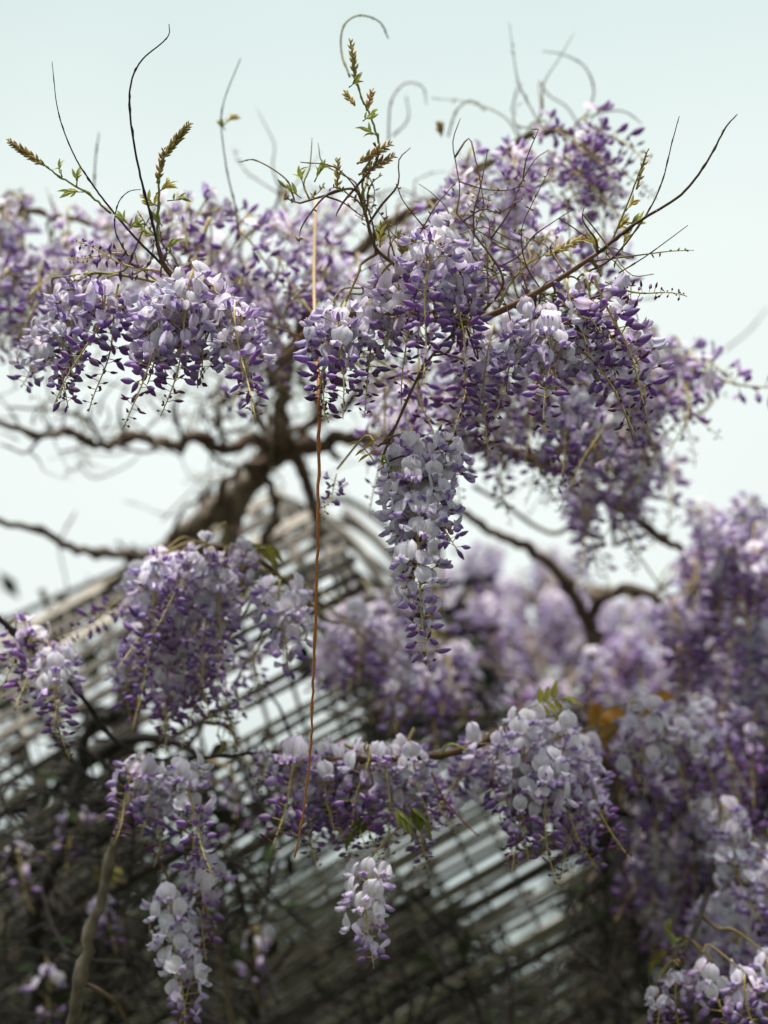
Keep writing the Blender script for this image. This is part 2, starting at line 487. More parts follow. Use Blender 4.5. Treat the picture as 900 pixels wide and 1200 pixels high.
class Vine:
    def __init__(s, name, base, label, cat):
        s.o = root(name, base, label, cat)
        s.samples = []          # points along limbs that twigs can grow from
        s.nblossom = 0
        s.fine = MB()           # soft twigs further back, too many to pick apart
    def finish(s):
        if s.fine.n: tag(s.fine.build('fine_twigs', [PETAL, STEM], s.o), kind='stuff')
    def limb(s, pts, r0, r1, col=BROWN, name='limb', sides=8, lump=.12, grow=True, mat=None, pxr=True, label=None, per=6, knots=.0):
        """pts: (px, py, depth); r0, r1 in photograph pixels at their depth"""
        W = [at(*p) for p in pts]
        path = catmull(W, per)
        n = len(path)
        d0, d1 = pts[0][2], pts[-1][2]
        rad = np.linspace(r0 * d0 / F, r1 * d1 / F, n)
        rg = random.Random(int(pts[0][0] * 7 + pts[-1][1]))
        if knots:
            for k in range(2, n - 1):
                if rg.random() < knots: rad[k] *= rg.uniform(1.25, 1.6)
            for k in range(1, n - 1):
                path[k] += np.array([rg.uniform(-1, 1) for _ in range(3)]) * rad[k] * (.5 if name != 'tendril' else .2)
        mb = MB()
        tube(mb, path, rad, sides, col, 0, lump, rg)
        o = mb.build(name, [mat or BARK], s.o)
        if label: o['label'] = label
        if grow:
            for k in range(n): s.samples.append((Vector(path[k]), rad[k]))
        return o
    def ground_run(s, px, py, d, r, col=BROWN):
        """a stem from the ground up to a point of the picture"""
        p = at(px, py, d)
        g = s.o.location
        pts = [Vector((g.x, g.y, -.05)), Vector((g.x + .03, g.y - .02, p.z * .3)), Vector((p.x * .6 + g.x * .4, p.y * .6 + g.y * .4, p.z * .7)), p]
        path = catmull(pts, 6)
        mb = MB()
        tube(mb, path, np.linspace(r * 1.5, r, len(path)), 9, col, 0, .12, random.Random(5))
        mb.build('trunk', [BARK], s.o)
    def twig_to(s, p, maxd=.6, r=.0016, col=TWIG):
        best, bd = None, maxd
        for q, rr in s.samples:
            dd = (q - p).length
            # prefer wood above or level with the flower
            dd += max(0, p.z - q.z) * .3
            if dd < bd: best, bd = (q, rr), dd
        if best is None: return
        q, rr = best
        if (q - p).length < .015: return
        mid = (q + p) * .5 + Vector((rnd.uniform(-.014, .014), rnd.uniform(-.01, .01), abs(rnd.gauss(.014, .012)))) * min(1, (q - p).length / .12)
        q2 = q * .75 + p * .25 + Vector((rnd.uniform(-.012, .012), 0, rnd.uniform(-.012, .012)))
        path = catmull([q, q2, mid, p], 4)
        ra = np.linspace(min(rr, r * 1.9), r * .8, len(path))
        far = (p - CAM).dot(FW) > 2.1
        mb = s.fine if far else MB()
        g = np.linspace(0, 1, len(path))[:, None]
        tube(mb, path, ra, 5, col * (1 - g) + (OLIVE * .5 + TWIG * .6) * g, 1, .1, rnd)
        if not far: mb.build('twig', [PETAL, STEM], s.o)
    def cluster(s, px, py, d, L_, kind='A', tilt=(0, 0), hero=False, twig=True, yaw=None, var=None):
        top = at(px, py, d)
        yaw = rnd.uniform(0, 6.28) if yaw is None else yaw
        tl = (tilt[0] + rnd.gauss(0, .09), tilt[1] + rnd.gauss(0, .12))
        if not hero:
            best = min(abs(math.log(L_ / t_[0])) for t_ in TPL[kind])
            Lt, me = rnd.choice([t_ for t_ in TPL[kind] if abs(math.log(L_ / t_[0])) < best + 1e-6])
            o = link('flower_cluster', me, s.o, raceme_matrix(top, L_ / Lt, tl, yaw))
        else:
            seed = int(px * 13 + py * 7)
            out, path, rad, colr = layout(seed, L_, kind)
            mb = MB()
            tube(mb, path, rad, 6, colr, 1)
            big = []
            for kd, var_, m, tint in out:
                if kd in FLME and (kd != 'big' or True): big.append((kd, var_, m))
                else: mb.addmb(FL[kd][var_], m, tint)
            mw = Matrix.Translation(top) @ Euler((tl[1], tl[0], 0), 'XYZ').to_matrix().to_4x4() @ Matrix.Rotation(yaw, 4, 'Z')
            o = link('flower_cluster', mb.mesh('flower_cluster', [PETAL, STEM]), s.o, mw)
            for kd, var_, m in big:
                b = bpy.data.objects.new('blossom' if kd != 'big' else 'flower_bud', FLME[kd][var_])
                COL.objects.link(b)
                b.parent = o
                b.matrix_basis = m
                s.nblossom += kd != 'big'
        if twig: s.twig_to(top + Vector((0, 0, .012)))
        return o
    def mass(s, n, xr, yr, dr, Lr, kinds, tilt=.26, pred=None, lean=0):
        k = 0; tries = 0
        while k < n and tries < n * 20:
            tries += 1
            x, y = rnd.uniform(*xr), rnd.uniform(*yr)
            if pred and not pred(x, y): continue
            s.cluster(x, y, rnd.uniform(*dr), rnd.uniform(*Lr), rnd.choice(kinds), (rnd.gauss(lean, tilt), rnd.gauss(0, tilt)))
            k += 1
    def whip(s, pts, r0=1.6, r1=.5, col=DARK * .9, name='tendril', grow=False):
        return s.limb(pts, r0, r1, col, name, 5, .05, grow, STEM, per=8, knots=.18)
    def spike(s, p0, p1, n=46, w=.0042, sag=.0, base=.0, green=.3):
        """an unopened flower spike: scales packed round an axis, from p0 to its tip p1 (pixels, depth)"""
        A, B = at(*p0), at(*p1)
        rg = random.Random(int(p0[0] * 3 + p1[1]))
        L_ = (B - A).length
        mid = (A + B) * .5 + Vector((0, 0, sag))
        path = catmull([A, mid, B], 8)
        mb = MB()
        tube(mb, path, np.linspace(.0014, .0006, len(path)), 5, OLIVE * .7, 1)
        D = np.array((B - A).normalized())
        ref = np.cross(D, (0, 1, 0)); ref /= np.linalg.norm(ref); ref2 = np.cross(D, ref)
        ph = 0
        for k in range(n):
            t = base + (1 - base) * (k + .5) / n
            c = path[min(len(path) - 1, int(t * (len(path) - 1)))]
            c = np.array(A) * (1 - t) ** 2 + np.array(mid) * 2 * t * (1 - t) + np.array(B) * t * t if sag else np.array(A) * (1 - t) + np.array(B) * t
            ph += 2.4
            o = ref * math.cos(ph) + ref2 * math.sin(ph)
            ww = math.sin(math.pi * (.15 + .8 * t)) ** .6
            d = D * .9 + o * rg.uniform(.3, .65)
            col = (CALYX * .65 + OLIVE * (green + .35)) * rg.uniform(.7, 1.3)
            pod(mb, c + o * .0006, d, w * 1.9 * ww + .002, w * .32 * ww + .0003, w * .38 * ww + .0003, .1, col * .8, col * 1.1, col * 1.4, 5, 4, .7, upv=o + D * .01)
        return mb.build('bud_spike', [PETAL, STEM], s.o)
    def tuft(s, px, py, d, hd, L_):
        """a small unfolding leaf: a fan of short folded leaflets"""
        rg = random.Random(int(px * 5 + py))
        p = at(px, py, d); h = Vector((math.cos(hd), rg.uniform(-.3, .3), math.sin(hd))).normalized()
        mb = MB()
        tube(mb, [p - h * .004, p + h * L_ * .4], [.0009, .0006], 4, GREEN, 0)
        st = mb.build('leaf', [LEAF], s.o)
        me = leaflet_mesh(rg.choice([GREEN * 1.5, GREEN * 1.2, np.array((.42, .34, .08))]))
        for k in range(8):
            q = p + h * L_ * rg.uniform(0, .6)
            dv = (h + Vector((rg.gauss(0, .45), rg.gauss(0, .4), rg.gauss(.15, .45)))).normalized()
            z = Vector((rg.gauss(0, .6), -1, rg.gauss(0, .6))); z = (z - dv * z.dot(dv)).normalized()
            sc = rg.uniform(.28, .5)
            b = bpy.data.objects.new('leaflet', me); COL.objects.link(b); b.parent = st
            b.matrix_basis = Matrix.Translation(q) @ Matrix((dv, z.cross(dv), z)).transposed().to_4x4() @ Matrix.Diagonal((sc, sc * .9, sc, 1))
    def sprigs(s, n, xr, yr, dr, Lr=(.04, .13), col=TWIG, up=.5):
        """thin side twigs, some with buds, growing from wood that stands in a window of the picture"""
        pool = []
        for q, rr in s.samples:
            v = q - CAM; d = v.dot(FW)
            x = 450 + F * v.dot(RT) / d; y = 600 - F * v.dot(UP) / d
            if xr[0] < x < xr[1] and yr[0] < y < yr[1] and dr[0] < d < dr[1]: pool.append((q, rr))
        for k in range(n if pool else 0):
            q, rr = rnd.choice(pool)
            L_ = rnd.uniform(*Lr)
            h = Vector((rnd.gauss(0, 1), rnd.gauss(0, .5), rnd.gauss(up, .9))).normalized()
            pts = [q]
            for j in range(4):
                h = (h + Vector((rnd.gauss(0, .35), rnd.gauss(0, .3), rnd.gauss(0, .35)))).normalized()
                pts.append(pts[-1] + h * L_ / 4)
            path = catmull(pts, 3)
            mb = s.fine if dr[1] > 2.2 else MB()
            c = col * rnd.uniform(.7, 1.5) if rnd.random() < .65 else (GREEN * .5 + col * .6)
            tube(mb, path, np.linspace(min(rr, .0017), .0005, len(path)), 4, c, 1, .15, rnd)
            if rnd.random() < .6:
                for j in range(3, len(path)):
                    for _ in range(rnd.randint(0, 2)):
                        o = Vector((rnd.gauss(0, 1), rnd.gauss(0, 1), rnd.gauss(0, 1))).normalized()
                        cc = rnd.choice([WINE * 1.5, OLIVE * .8, CALYX, GREEN])
                        pod(mb, path[j], o, rnd.uniform(.004, .009), .0012, .0015, .1, cc, cc, cc * 1.3, 4, 4, .7, upv=(.3, .2, 1))
            for pnt in path[4::3]: s.samples.append((Vector(pnt), .0012))
            if dr[1] <= 2.2: mb.build('twig', [PETAL, STEM], s.o)
    def leaf(s, px, py, d, L_, heading, droop=.8, n=7, col=GREEN, W=.011, LL=.034, twig=True):
        """a young pinnate leaf: stalk with leaflets of its own"""
        p = at(px, py, d)
        rg = random.Random(int(px + py * 3))
        h = Vector((math.cos(heading), rg.uniform(-.4, .1), math.sin(heading))).normalized()
        pts = [p + h * (L_ * t) + Vector((0, 0, -droop * L_ * t * t)) for t in np.linspace(0, 1, 6)]
        mb = MB()
        tube(mb, catmull(pts, 2), .0008, 4, col * .8 + CALYX * .3, 0)
        st = mb.build('leaf', [LEAF], s.o)
        side = h.cross(Vector((0, 1, 0))).normalized()
        me = leaflet_mesh(col)
        for k in range(n):
            t = 1.0 if k == n - 1 else .3 + .6 * (k // 2) / max(1, (n - 1) // 2)
            q = p + h * (L_ * t) + Vector((0, 0, -droop * L_ * t * t))
            sg = 0 if k == n - 1 else (1 if k % 2 else -1)
            dv = (h * .35 + side * sg * .7 + Vector((0, rg.uniform(-.3, .3), -.9 * droop - .2))).normalized()
            z = Vector((rg.uniform(-.4, .4), -1, .35)); z = (z - dv * z.dot(dv)).normalized()
            y = z.cross(dv)
            m = Matrix((dv, y, z)).transposed().to_4x4()
            sc = LL / .034 * rg.uniform(.75, 1.1)
            b = bpy.data.objects.new('leaflet', me); COL.objects.link(b)
            b.parent = st
            b.matrix_basis = Matrix.Translation(q) @ m @ Matrix.Diagonal((sc, sc * W / .011, sc, 1))
        if twig: s.twig_to(p, .5, .0012, GREEN * .6 + TWIG * .4)
        return st

_LM = {}
def leaflet_mesh(col):
    k = tuple(np.round(col, 3))
    if k in _LM: return _LM[k]
    mb = MB(); V = []; C = []
    for j in range(7):
        t = j / 6
        w = .0055 * (math.sin(math.pi * min(1, t ** .8 * .96 + .03)) ** .9)
        for u in (-1, -.5, 0, .5, 1):
            V.append((t * .034, u * w, abs(u) * w * .55 - .006 * t * t))
            C.append(col * (1.15 if u == 0 else .9 if abs(u) == 1 else 1))
    mb.add(V, grid_faces(5, 7), C)
    _LM[k] = mb.mesh('leaflet', [LEAF])
    return _LM[k]

# ------------------------------------------------------------------ lattice arbour
def cuboid_mesh(col):
    mb = MB()
    b = .06
    V = [(x, y, z) for z in (-.5, .5) for y in (-.5, .5) for x in (-.5, .5)]
    mb.add(V, [(0, 2, 3, 1), (4, 5, 7, 6), (0, 1, 5, 4), (2, 6, 7, 3), (0, 4, 6, 2), (1, 3, 7, 5)], col)
    return mb.mesh('slat', [WOOD], False)

arb = root('lattice_arbor', Vector((-.4, 4.6, 0)), 'weathered wooden slat arbor vaulting up beneath the wisteria', 'arbor')
WCOL = [np.array((.21, .188, .16)) * k for k in (.4, .65, .95, 1.35)]
SL = [cuboid_mesh(c) for c in WCOL]

def bar(p, q, w, h, nrm, name='slat', me=None):
    d = (q - p); L_ = d.length; d.normalize()
    n = (nrm - d * nrm.dot(d)).normalized()
    y = n.cross(d)
    m = Matrix((d, y, n)).transposed().to_4x4()
    return link(name, me or rnd.choice(SL), arb, Matrix.Translation((p + q) * .5) @ m @ Matrix.Diagonal((L_, w, h, 1)))

# slats: index runs down the vault's underside, away from us
edge_curve = [(-70, 800), (120, 700), (320, 588), (400, 650), (440, 720), (500, 800), (600, 880), (760, 960), (1000, 1040)]
def edge_y(x):
    for (x0, y0), (x1, y1) in zip(edge_curve, edge_curve[1:]):
        if x0 <= x <= x1: return y0 + (y1 - y0) * (x - x0) / (x1 - x0)
    return 1e9
lines = []
y, i = 792.0, 0
while y < 1960:
    f_ = (y - 792) / (1960 - 792)
    sl_ = .47 + .22 * min(1, f_ * 1.2)
    d = 3.08 - .46 * min(1, f_ / .12) + .30 * max(0, f_ - .14)
    xr = -80
    for x in range(-80, 960, 6):
        if y - sl_ * (x + 70) >= edge_y(max(x, -70)) - 2: xr = x
        elif x > 300: break
    lines.append((y, sl_, d, max(xr, 330 if i < 3 else xr)))
    y += max(13.0, 23 - 20 * f_)
    i += 1
def lp(k, x):
    y_, s_, d_, xr_ = lines[k]
    f_ = (x + 70) / 900
    return at(x, y_ - s_ * (x + 70) - 26 * math.sin(math.pi * min(1, max(0, f_))), d_ + .10 - .05 * f_)
for k in range(len(lines)):
    xr = lines[k][3]
    if xr < 0: continue
    p, q = lp(k, -80), lp(k, xr)
    k2 = k + 1 if k + 1 < len(lines) else k - 1
    v = (lp(k2, 100) - lp(k, 100)) * (1 if k2 > k else -1)
    # two lengths butt-jointed so that the slat follows the bow
    nseg = 3
    pts = [lp(k, -80 + (xr + 80) * t / nseg) for t in range(nseg + 1)]
    nrm = (q - p).cross(v).normalized()
    w = v.length * rnd.uniform(.36, .50)
    me = rnd.choice(SL)
    if rnd.random() < .05: continue
    up_ = v.normalized()
    pts = [p_ + up_ * rnd.gauss(0, .0035) for p_ in pts]
    gap_ = rnd.randrange(12)
    for j_, (a_, b_) in enumerate(zip(pts, pts[1:])):
        if j_ == gap_: b_ = a_ + (b_ - a_) * rnd.uniform(.3, .7)
        bar(a_, b_ - (b_ - a_).normalized() * .002, w, .006, nrm, 'slat', me)
# battens crossing over the slats
for x0 in range(-320, 1000, 36):
    pts = []
    for k in range(0, len(lines), 2):
        x = x0 + k * 4.2
        if x < lines[k][3] and x > -80:
            c = lp(k, x)
            pts.append(c + (c - CAM).normalized() * .012)
    if len(pts) >= 2:
        mb = MB()
        tube(mb, np.array(pts), .0045, 4, WCOL[rnd.randrange(3)], 0)
        mb.build('batten', [WOOD], arb, False)
# front hoop along the edge and the ribs of its crown
def rib(pts, r, c=WCOL[2], name='rib'):
    mb = MB(); tube(mb, catmull([at(*p) for p in pts], 5), r, 4, c, 0)
    return mb.build(name, [WOOD], arb, False)
rib([(-80, 792, 3.26), (60, 725, 3.24), (150, 683, 3.22), (240, 628, 3.2), (320, 585, 3.2), (375, 612, 3.18), (415, 672, 3.16), (450, 735, 3.12), (510, 805, 3.0), (600, 878, 2.95), (760, 960, 2.9), (900, 1010, 2.9)], .011)
rib([(-80, 768, 3.36), (60, 703, 3.34), (150, 664, 3.32), (230, 612, 3.3), (300, 578, 3.3)], .008)
for dx in (0, 42, 84, 118):
    rib([(285 + dx, 585 + dx * .12, 3.30), (330 + dx, 628 + dx * .1, 3.26), (362 + dx, 678 + dx * .05, 3.24), (380 + dx, 740, 3.24), (388 + dx, 800, 3.26)], .0135 - .00002 * dx, WCOL[3])
for dy in (0, 26, 52, 80):
    rib([(240, 640 + dy, 3.36), (330, 607 + dy, 3.33), (400, 585 + dy, 3.31), (470, 560 + dy + 70, 3.33)], .010, WCOL[1])
for px, py, d in ((35, 745, 3.2), (48, 690, 3.2), (112, 706, 3.16)):
    rib([(px, py, d), (px + 14, py + 36, d), (px + 30, py + 90, d - .05)], .008, WCOL[2])
# posts that carry the vault
for px, d in ((-160, 3.3), (712, 3.3), (1040, 3.2)):
    p = at(px, 850 if px > 0 else 830, d)
    mb = MB()
    tube(mb, [(p.x, p.y, -.1), (p.x, p.y, p.z * .5), (p.x, p.y, p.z)], .03, 4, WCOL[0], 0)
    mb.build('post', [WOOD], arb, False)

# ------------------------------------------------------------------ dark trees beyond the arbour
def tree(px, d, top_py, w, label, seed, n=5200):
    rg = random.Random(seed)
    b = at(px, 1300, d); b.z = 0
    H = at(px, top_py, d).z
    o = root('tree', b, label, 'tree', 'evergreen trees beyond the arbor')
    mb = MB()
    tr_path = catmull([b + Vector((0, 0, -.1)), b + Vector((.05, 0, H * .4)), b + Vector((-.05, .1, H * .8))], 5)
    tube(mb, tr_path, np.linspace(w * .06, w * .02, len(tr_path)), 8, DARK, 0, .1, rg)
    for k in range(9):
        z = H * rg.uniform(.15, .75); a = rg.uniform(0, 6.28); l = w * rg.uniform(.3, .5)
        c = b + Vector((0, 0, z))
        tube(mb, [c, c + Vector((math.cos(a) * l * .5, math.sin(a) * l * .5, l * .2)), c + Vector((math.cos(a) * l, math.sin(a) * l, l * .5))], [w * .02, w * .012, w * .004], 5, DARK, 0)
    mb.build('trunk', [BARK], o)
    cl = [(rg.uniform(-1, 1) * w * .36, rg.uniform(-1, 1) * w * .36, H * rg.uniform(.05, .92), w * rg.uniform(.12, .24)) for _ in range(34)]
    mb = MB(); V = []; Fc = []; C = []
    for k in range(n):
        cx, cy_, cz, r = cl[k % len(cl)]
        v = Vector((rg.gauss(0, 1), rg.gauss(0, 1), rg.gauss(0, 1))).normalized() * r * rg.random() ** .4
        c = b + Vector((cx, cy_, cz)) + v
        s = rg.uniform(.05, .10)
        u = Vector((rg.gauss(0, 1), rg.gauss(0, 1), rg.gauss(0, 1))).normalized() * s
        t = u.orthogonal().normalized() * s * .45
        V += [c - u, c + t, c + u, c - t]; Fc.append((4 * k, 4 * k + 1, 4 * k + 2, 4 * k + 3))
        cc = np.array((.016, .027, .013)) * rg.uniform(.5, 1.5); C += [cc] * 4
    mb.add([tuple(v) for v in V], Fc, C)
    mb.build('crown', [LEAF], o, False)

tree(20, 10.5, 985, 3.8, 'dark evergreen seen through the slats at the lower left', 1, 15000)
tree(290, 12.0, 1030, 3.8, 'dark evergreen behind the slats under the middle flower clusters', 2, 15000)
tree(520, 14.0, 1100, 4.2, 'low dark evergreen beyond the arbor left of the forked limb', 3, 15000)
tree(850, 10.5, 900, 3.6, 'dark evergreen behind the flower mass at the lower right', 4, 12000)

# ------------------------------------------------------------------ the thatch of old stems, added behind the slats to block sky light
from mathutils import noise as mnoise
def thatch(owner, n):
    rg = random.Random(77)
    mb = MB(); k = 0; tries = 0
    while k < n and tries < n * 8:
        tries += 1
        li = rg.uniform(0, len(lines) - 1.01); a = int(li)
        x = rg.uniform(-90, 900)
        if x > lines[a][3] + 10: continue
        c = lp(a, x) * (1 - li + a) + lp(a + 1, x) * (li - a)
        dep = li / len(lines)
        v = mnoise.noise(Vector((c.x * 2.2, c.z * 2.6, 3.1))) * .8 + mnoise.noise(Vector((c.x * 7, c.z * 8.0, 9.1))) * .5
        if v < .40 - .42 * dep: continue
        back = (c - CAM).normalized()
        c = c + back * rg.uniform(.12, .6) + Vector((rg.gauss(0, .02), 0, rg.gauss(0, .02)))
        h = Vector((rg.gauss(.8, .8), rg.gauss(0, .6), rg.gauss(.3, .6))).normalized()
        L_ = rg.uniform(.12, .45)
        b = Vector((rg.gauss(0, .05), rg.gauss(0, .05), rg.gauss(0, .05)))
        r = rg.choice((.003, .004, .006, .010))
        tube(mb, [c - h * L_ * .5, c + b, c + h * L_ * .5], [r, r, r * .6], 3, DARK * rg.uniform(.6, 1.6), 0)
        for _ in range(1):
            o = c + h * rg.uniform(-.5, .5) * L_ + Vector((rg.gauss(0, .03), rg.gauss(0, .04), rg.gauss(0, .03)))
            u = Vector((rg.gauss(0, 1), rg.gauss(0, .5), rg.gauss(0, 1))).normalized() * rg.uniform(.025, .045)
            t = u.cross(Vector((rg.gauss(0, .4), 1, rg.gauss(0, .4)))).normalized() * rg.uniform(.012, .022)
            col = np.array((.045, .033, .02)) * rg.uniform(.4, 1.5) if rg.random() < .6 else np.array((.03, .045, .018)) * rg.uniform(.5, 1.4)
            mb.add([o - u, o + t, o + u, o - t], [(0, 1, 2, 3)], col, 0)
        k += 1
    o = mb.build('shade_thatch', [BARK], owner, False)
    o['kind'] = 'stuff'

def thicket(owner, n, xr, yr, dr, seed, th=-.05):
    """dark tangle of old shoots and dead leaf, added to darken the slats behind"""
    rg = random.Random(seed); mb = MB(); k = 0
    for _ in range(n * 12):
        if k >= n: break
        x, y_ = rg.uniform(*xr), rg.uniform(*yr)
        v = mnoise.noise(Vector((x / 75, y_ / 75, seed))) + .5 * mnoise.noise(Vector((x / 25, y_ / 25, seed)))
        if v < th - .5 * (y_ - yr[0]) / (yr[1] - yr[0]): continue
        c = at(x, y_, rg.uniform(*dr))
        h = Vector((rg.gauss(0, 1), rg.gauss(0, .5), rg.gauss(.2, 1))).normalized(); L_ = rg.uniform(.05, .22)
        b = Vector((rg.gauss(0, .02), rg.gauss(0, .02), rg.gauss(0, .02)))
        r = rg.choice((.0012, .0018, .0025, .004))
        tube(mb, catmull([c - h * L_ * .5, c + b, c + h * L_ * .5], 2), np.linspace(r, r * .5, 5), 4, DARK * rg.uniform(.5, 1.5), 0)
        for _ in range(1 if rg.random() < .4 else 0):
            o = c + h * rg.uniform(-.5, .5) * L_ + Vector((rg.gauss(0, .02), rg.gauss(0, .02), rg.gauss(0, .02)))
            u = Vector((rg.gauss(0, 1), rg.gauss(0, .6), rg.gauss(0, 1))).normalized() * rg.uniform(.012, .028)
            t = u.cross(Vector((rg.gauss(0, .5), 1, rg.gauss(0, .5)))).normalized() * rg.uniform(.005, .011)
            col = np.array((.04, .03, .02)) * rg.uniform(.4, 1.5) if rg.random() < .7 else np.array((.03, .045, .018)) * rg.uniform(.5, 1.6)
            mb.add([o - u, o + t + b * .2, o + u, o - t], [(0, 1, 2, 3)], col, 0)
        k += 1
    o = mb.build('darkening_growth', [BARK], owner, False); o['kind'] = 'stuff'

# ------------------------------------------------------------------ main vine (centre and crown)
A = Vine('wisteria_vine', Vector((-.62, 3.0, 0)), 'main wisteria with arched trunk and flowering crown spreading over the arbor', 'wisteria')
A.ground_run(150, 830, 3.05, .03, DARK)  # lower trunk coloured darker than the upper, shade put into its colour
A.limb([(150, 830, 3.05), (160, 740, 3.05), (172, 680, 3.05), (198, 640, 3.0), (245, 606, 2.95), (285, 575, 2.9), (308, 540, 2.85), (340, 522, 2.8)], 15, 13, GREY * .8, 'trunk', 10, .14, knots=.15)
A.limb([(268, 668, 2.95), (270, 625, 2.93), (284, 585, 2.9), (305, 545, 2.86), (325, 525, 2.8)], 12, 10, GREY, 'limb', 9, .14)
A.limb([(330, 528, 2.8), (332, 480, 2.75), (330, 440, 2.7), (345, 405, 2.62), (370, 350, 2.55), (440, 275, 2.42), (520, 230, 2.36), (580, 185, 2.3), (640, 152, 2.3), (700, 165, 2.3)], 10, 3, BROWN, knots=.15)
A.limb([(340, 522, 2.8), (358, 560, 2.85), (372, 610, 2.95), (378, 640, 3.0)], 9, 5, BROWN * .8)
A.limb([(338, 445, 2.7), (300, 340, 2.55), (235, 292, 2.45), (150, 270, 2.4), (60, 252, 2.4), (-30, 240, 2.4)], 6, 2.5, BROWN, knots=.15)
A.limb([(330, 528, 2.8), (298, 516, 2.78), (262, 525, 2.75), (228, 512, 2.72), (200, 522, 2.7), (158, 512, 2.68), (120, 523, 2.65), (80, 506, 2.62), (50, 510, 2.6), (-30, 488, 2.6)], 8, 3.5, BROWN * .8, knots=.2)
A.limb([(345, 522, 2.8), (400, 514, 2.75), (460, 518, 2.7), (560, 522, 2.7), (640, 545, 2.65), (700, 580, 2.6), (760, 620, 2.6), (800, 645, 2.6)], 9, 4.5, BROWN * .8, knots=.2)
A.limb([(170, 652, 3.0), (130, 650, 2.9), (85, 642, 2.8), (45, 622, 2.7), (-30, 604, 2.65)], 6, 3.5, BROWN * .75, knots=.2)
A.limb([(182, 655, 3.02), (150, 668, 3.1), (110, 700, 3.2), (60, 730, 3.3)], 6, 3, BROWN * .75, knots=.2)
A.limb([(160, 700, 3.05), (195, 690, 2.7), (200, 655, 2.4), (240, 640, 2.2), (300, 655, 2.15), (345, 690, 2.15)], 6, 2.5, BROWN)
A.limb([(440, 275, 2.42), (530, 305, 2.4), (620, 360, 2.4), (720, 400, 2.4), (800, 425, 2.4), (835, 470, 2.4)], 5, 2.2, BROWN)
A.limb([(640, 545, 2.65), (672, 500, 2.55), (705, 450, 2.5), (730, 420, 2.45)], 5, 2.5, BROWN)
A.limb([(700, 575, 2.6), (715, 600, 2.6), (720, 640, 2.6)], 4, 2, BROWN)
for pts, r0, r1 in (([(345, 520, 2.8), (372, 480, 2.76), (352, 440, 2.72), (372, 410, 2.66), (360, 380, 2.6)], 6, 4), ([(325, 528, 2.82), (300, 480, 2.78), (318, 440, 2.74), (296, 400, 2.68), (310, 360, 2.6)], 6, 3.5), ([(340, 505, 2.8), (395, 486, 2.74), (430, 452, 2.68), (482, 446, 2.62), (520, 420, 2.55)], 6, 3),
                    ([(300, 548, 2.84), (318, 575, 2.84), (322, 610, 2.86), (300, 650, 2.9), (280, 700, 2.95)], 8, 5), ([(250, 605, 2.92), (262, 570, 2.86), (292, 545, 2.82), (330, 540, 2.8), (372, 520, 2.76), (400, 540, 2.74)], 7, 4), ([(200, 640, 2.96), (212, 600, 2.9), (240, 580, 2.88), (250, 560, 2.86)], 4, 2), ([(460, 518, 2.7), (500, 490, 2.66), (520, 460, 2.6), (560, 440, 2.5)], 5, 3),
                    ([(560, 522, 2.7), (600, 505, 2.66), (640, 470, 2.58), (690, 460, 2.5)], 4, 2.5), ([(345, 405, 2.62), (400, 390, 2.55), (450, 340, 2.5), (520, 330, 2.45), (580, 290, 2.4), (620, 230, 2.34)], 5, 2.5), ([(300, 340, 2.55), (280, 290, 2.5), (320, 250, 2.45), (330, 215, 2.4)], 4, 2), ([(150, 270, 2.4), (130, 310, 2.38), (60, 330, 2.36), (0, 340, 2.36)], 3, 2)):
    A.limb(pts, r0 * .75, r1 * .7, BROWN, 'limb', 8, .16, knots=.25)
# twigs of the dim tier under the left flowers
for (pts, r) in (([(262, 522, 2.75), (255, 480, 2.72), (285, 455, 2.7), (310, 440, 2.7)], 3.5), ([(215, 517, 2.7), (205, 480, 2.68), (220, 450, 2.66)], 2.6), ([(120, 520, 2.65), (100, 490, 2.62), (60, 480, 2.6), (10, 478, 2.6)], 2.6),
                 ([(200, 516, 2.7), (170, 530, 2.7), (120, 520, 2.7), (70, 530, 2.7)], 2.2), ([(240, 522, 2.75), (258, 540, 2.75), (280, 548, 2.8)], 3), ([(150, 518, 2.68), (140, 480, 2.66), (150, 450, 2.64)], 2.2),
                 ([(310, 480, 2.75), (290, 500, 2.74), (262, 505, 2.73), (235, 480, 2.7)], 3), ([(50, 508, 2.6), (30, 530, 2.6), (0, 520, 2.6)], 2.2), ([(330, 440, 2.7), (300, 430, 2.66), (270, 435, 2.62), (245, 470, 2.6)], 3.2)):
    A.limb(pts, r, r * .5, BROWN * .8, 'twig', 6, knots=.2)
for k in range(46):
    x = rnd.uniform(-10, 330); y0 = 508 + rnd.uniform(-25, 14)
    dx, dy = rnd.uniform(-35, 35), rnd.uniform(-50, 25)
    A.limb([(x, y0, 2.66), (x + dx * .5 + rnd.uniform(-8, 8), y0 + dy * .5, 2.64), (x + dx, y0 + dy, 2.62)], rnd.uniform(1.2, 2.2), .6, BROWN * .8, 'twig', 5, grow=False, mat=STEM, per=3)

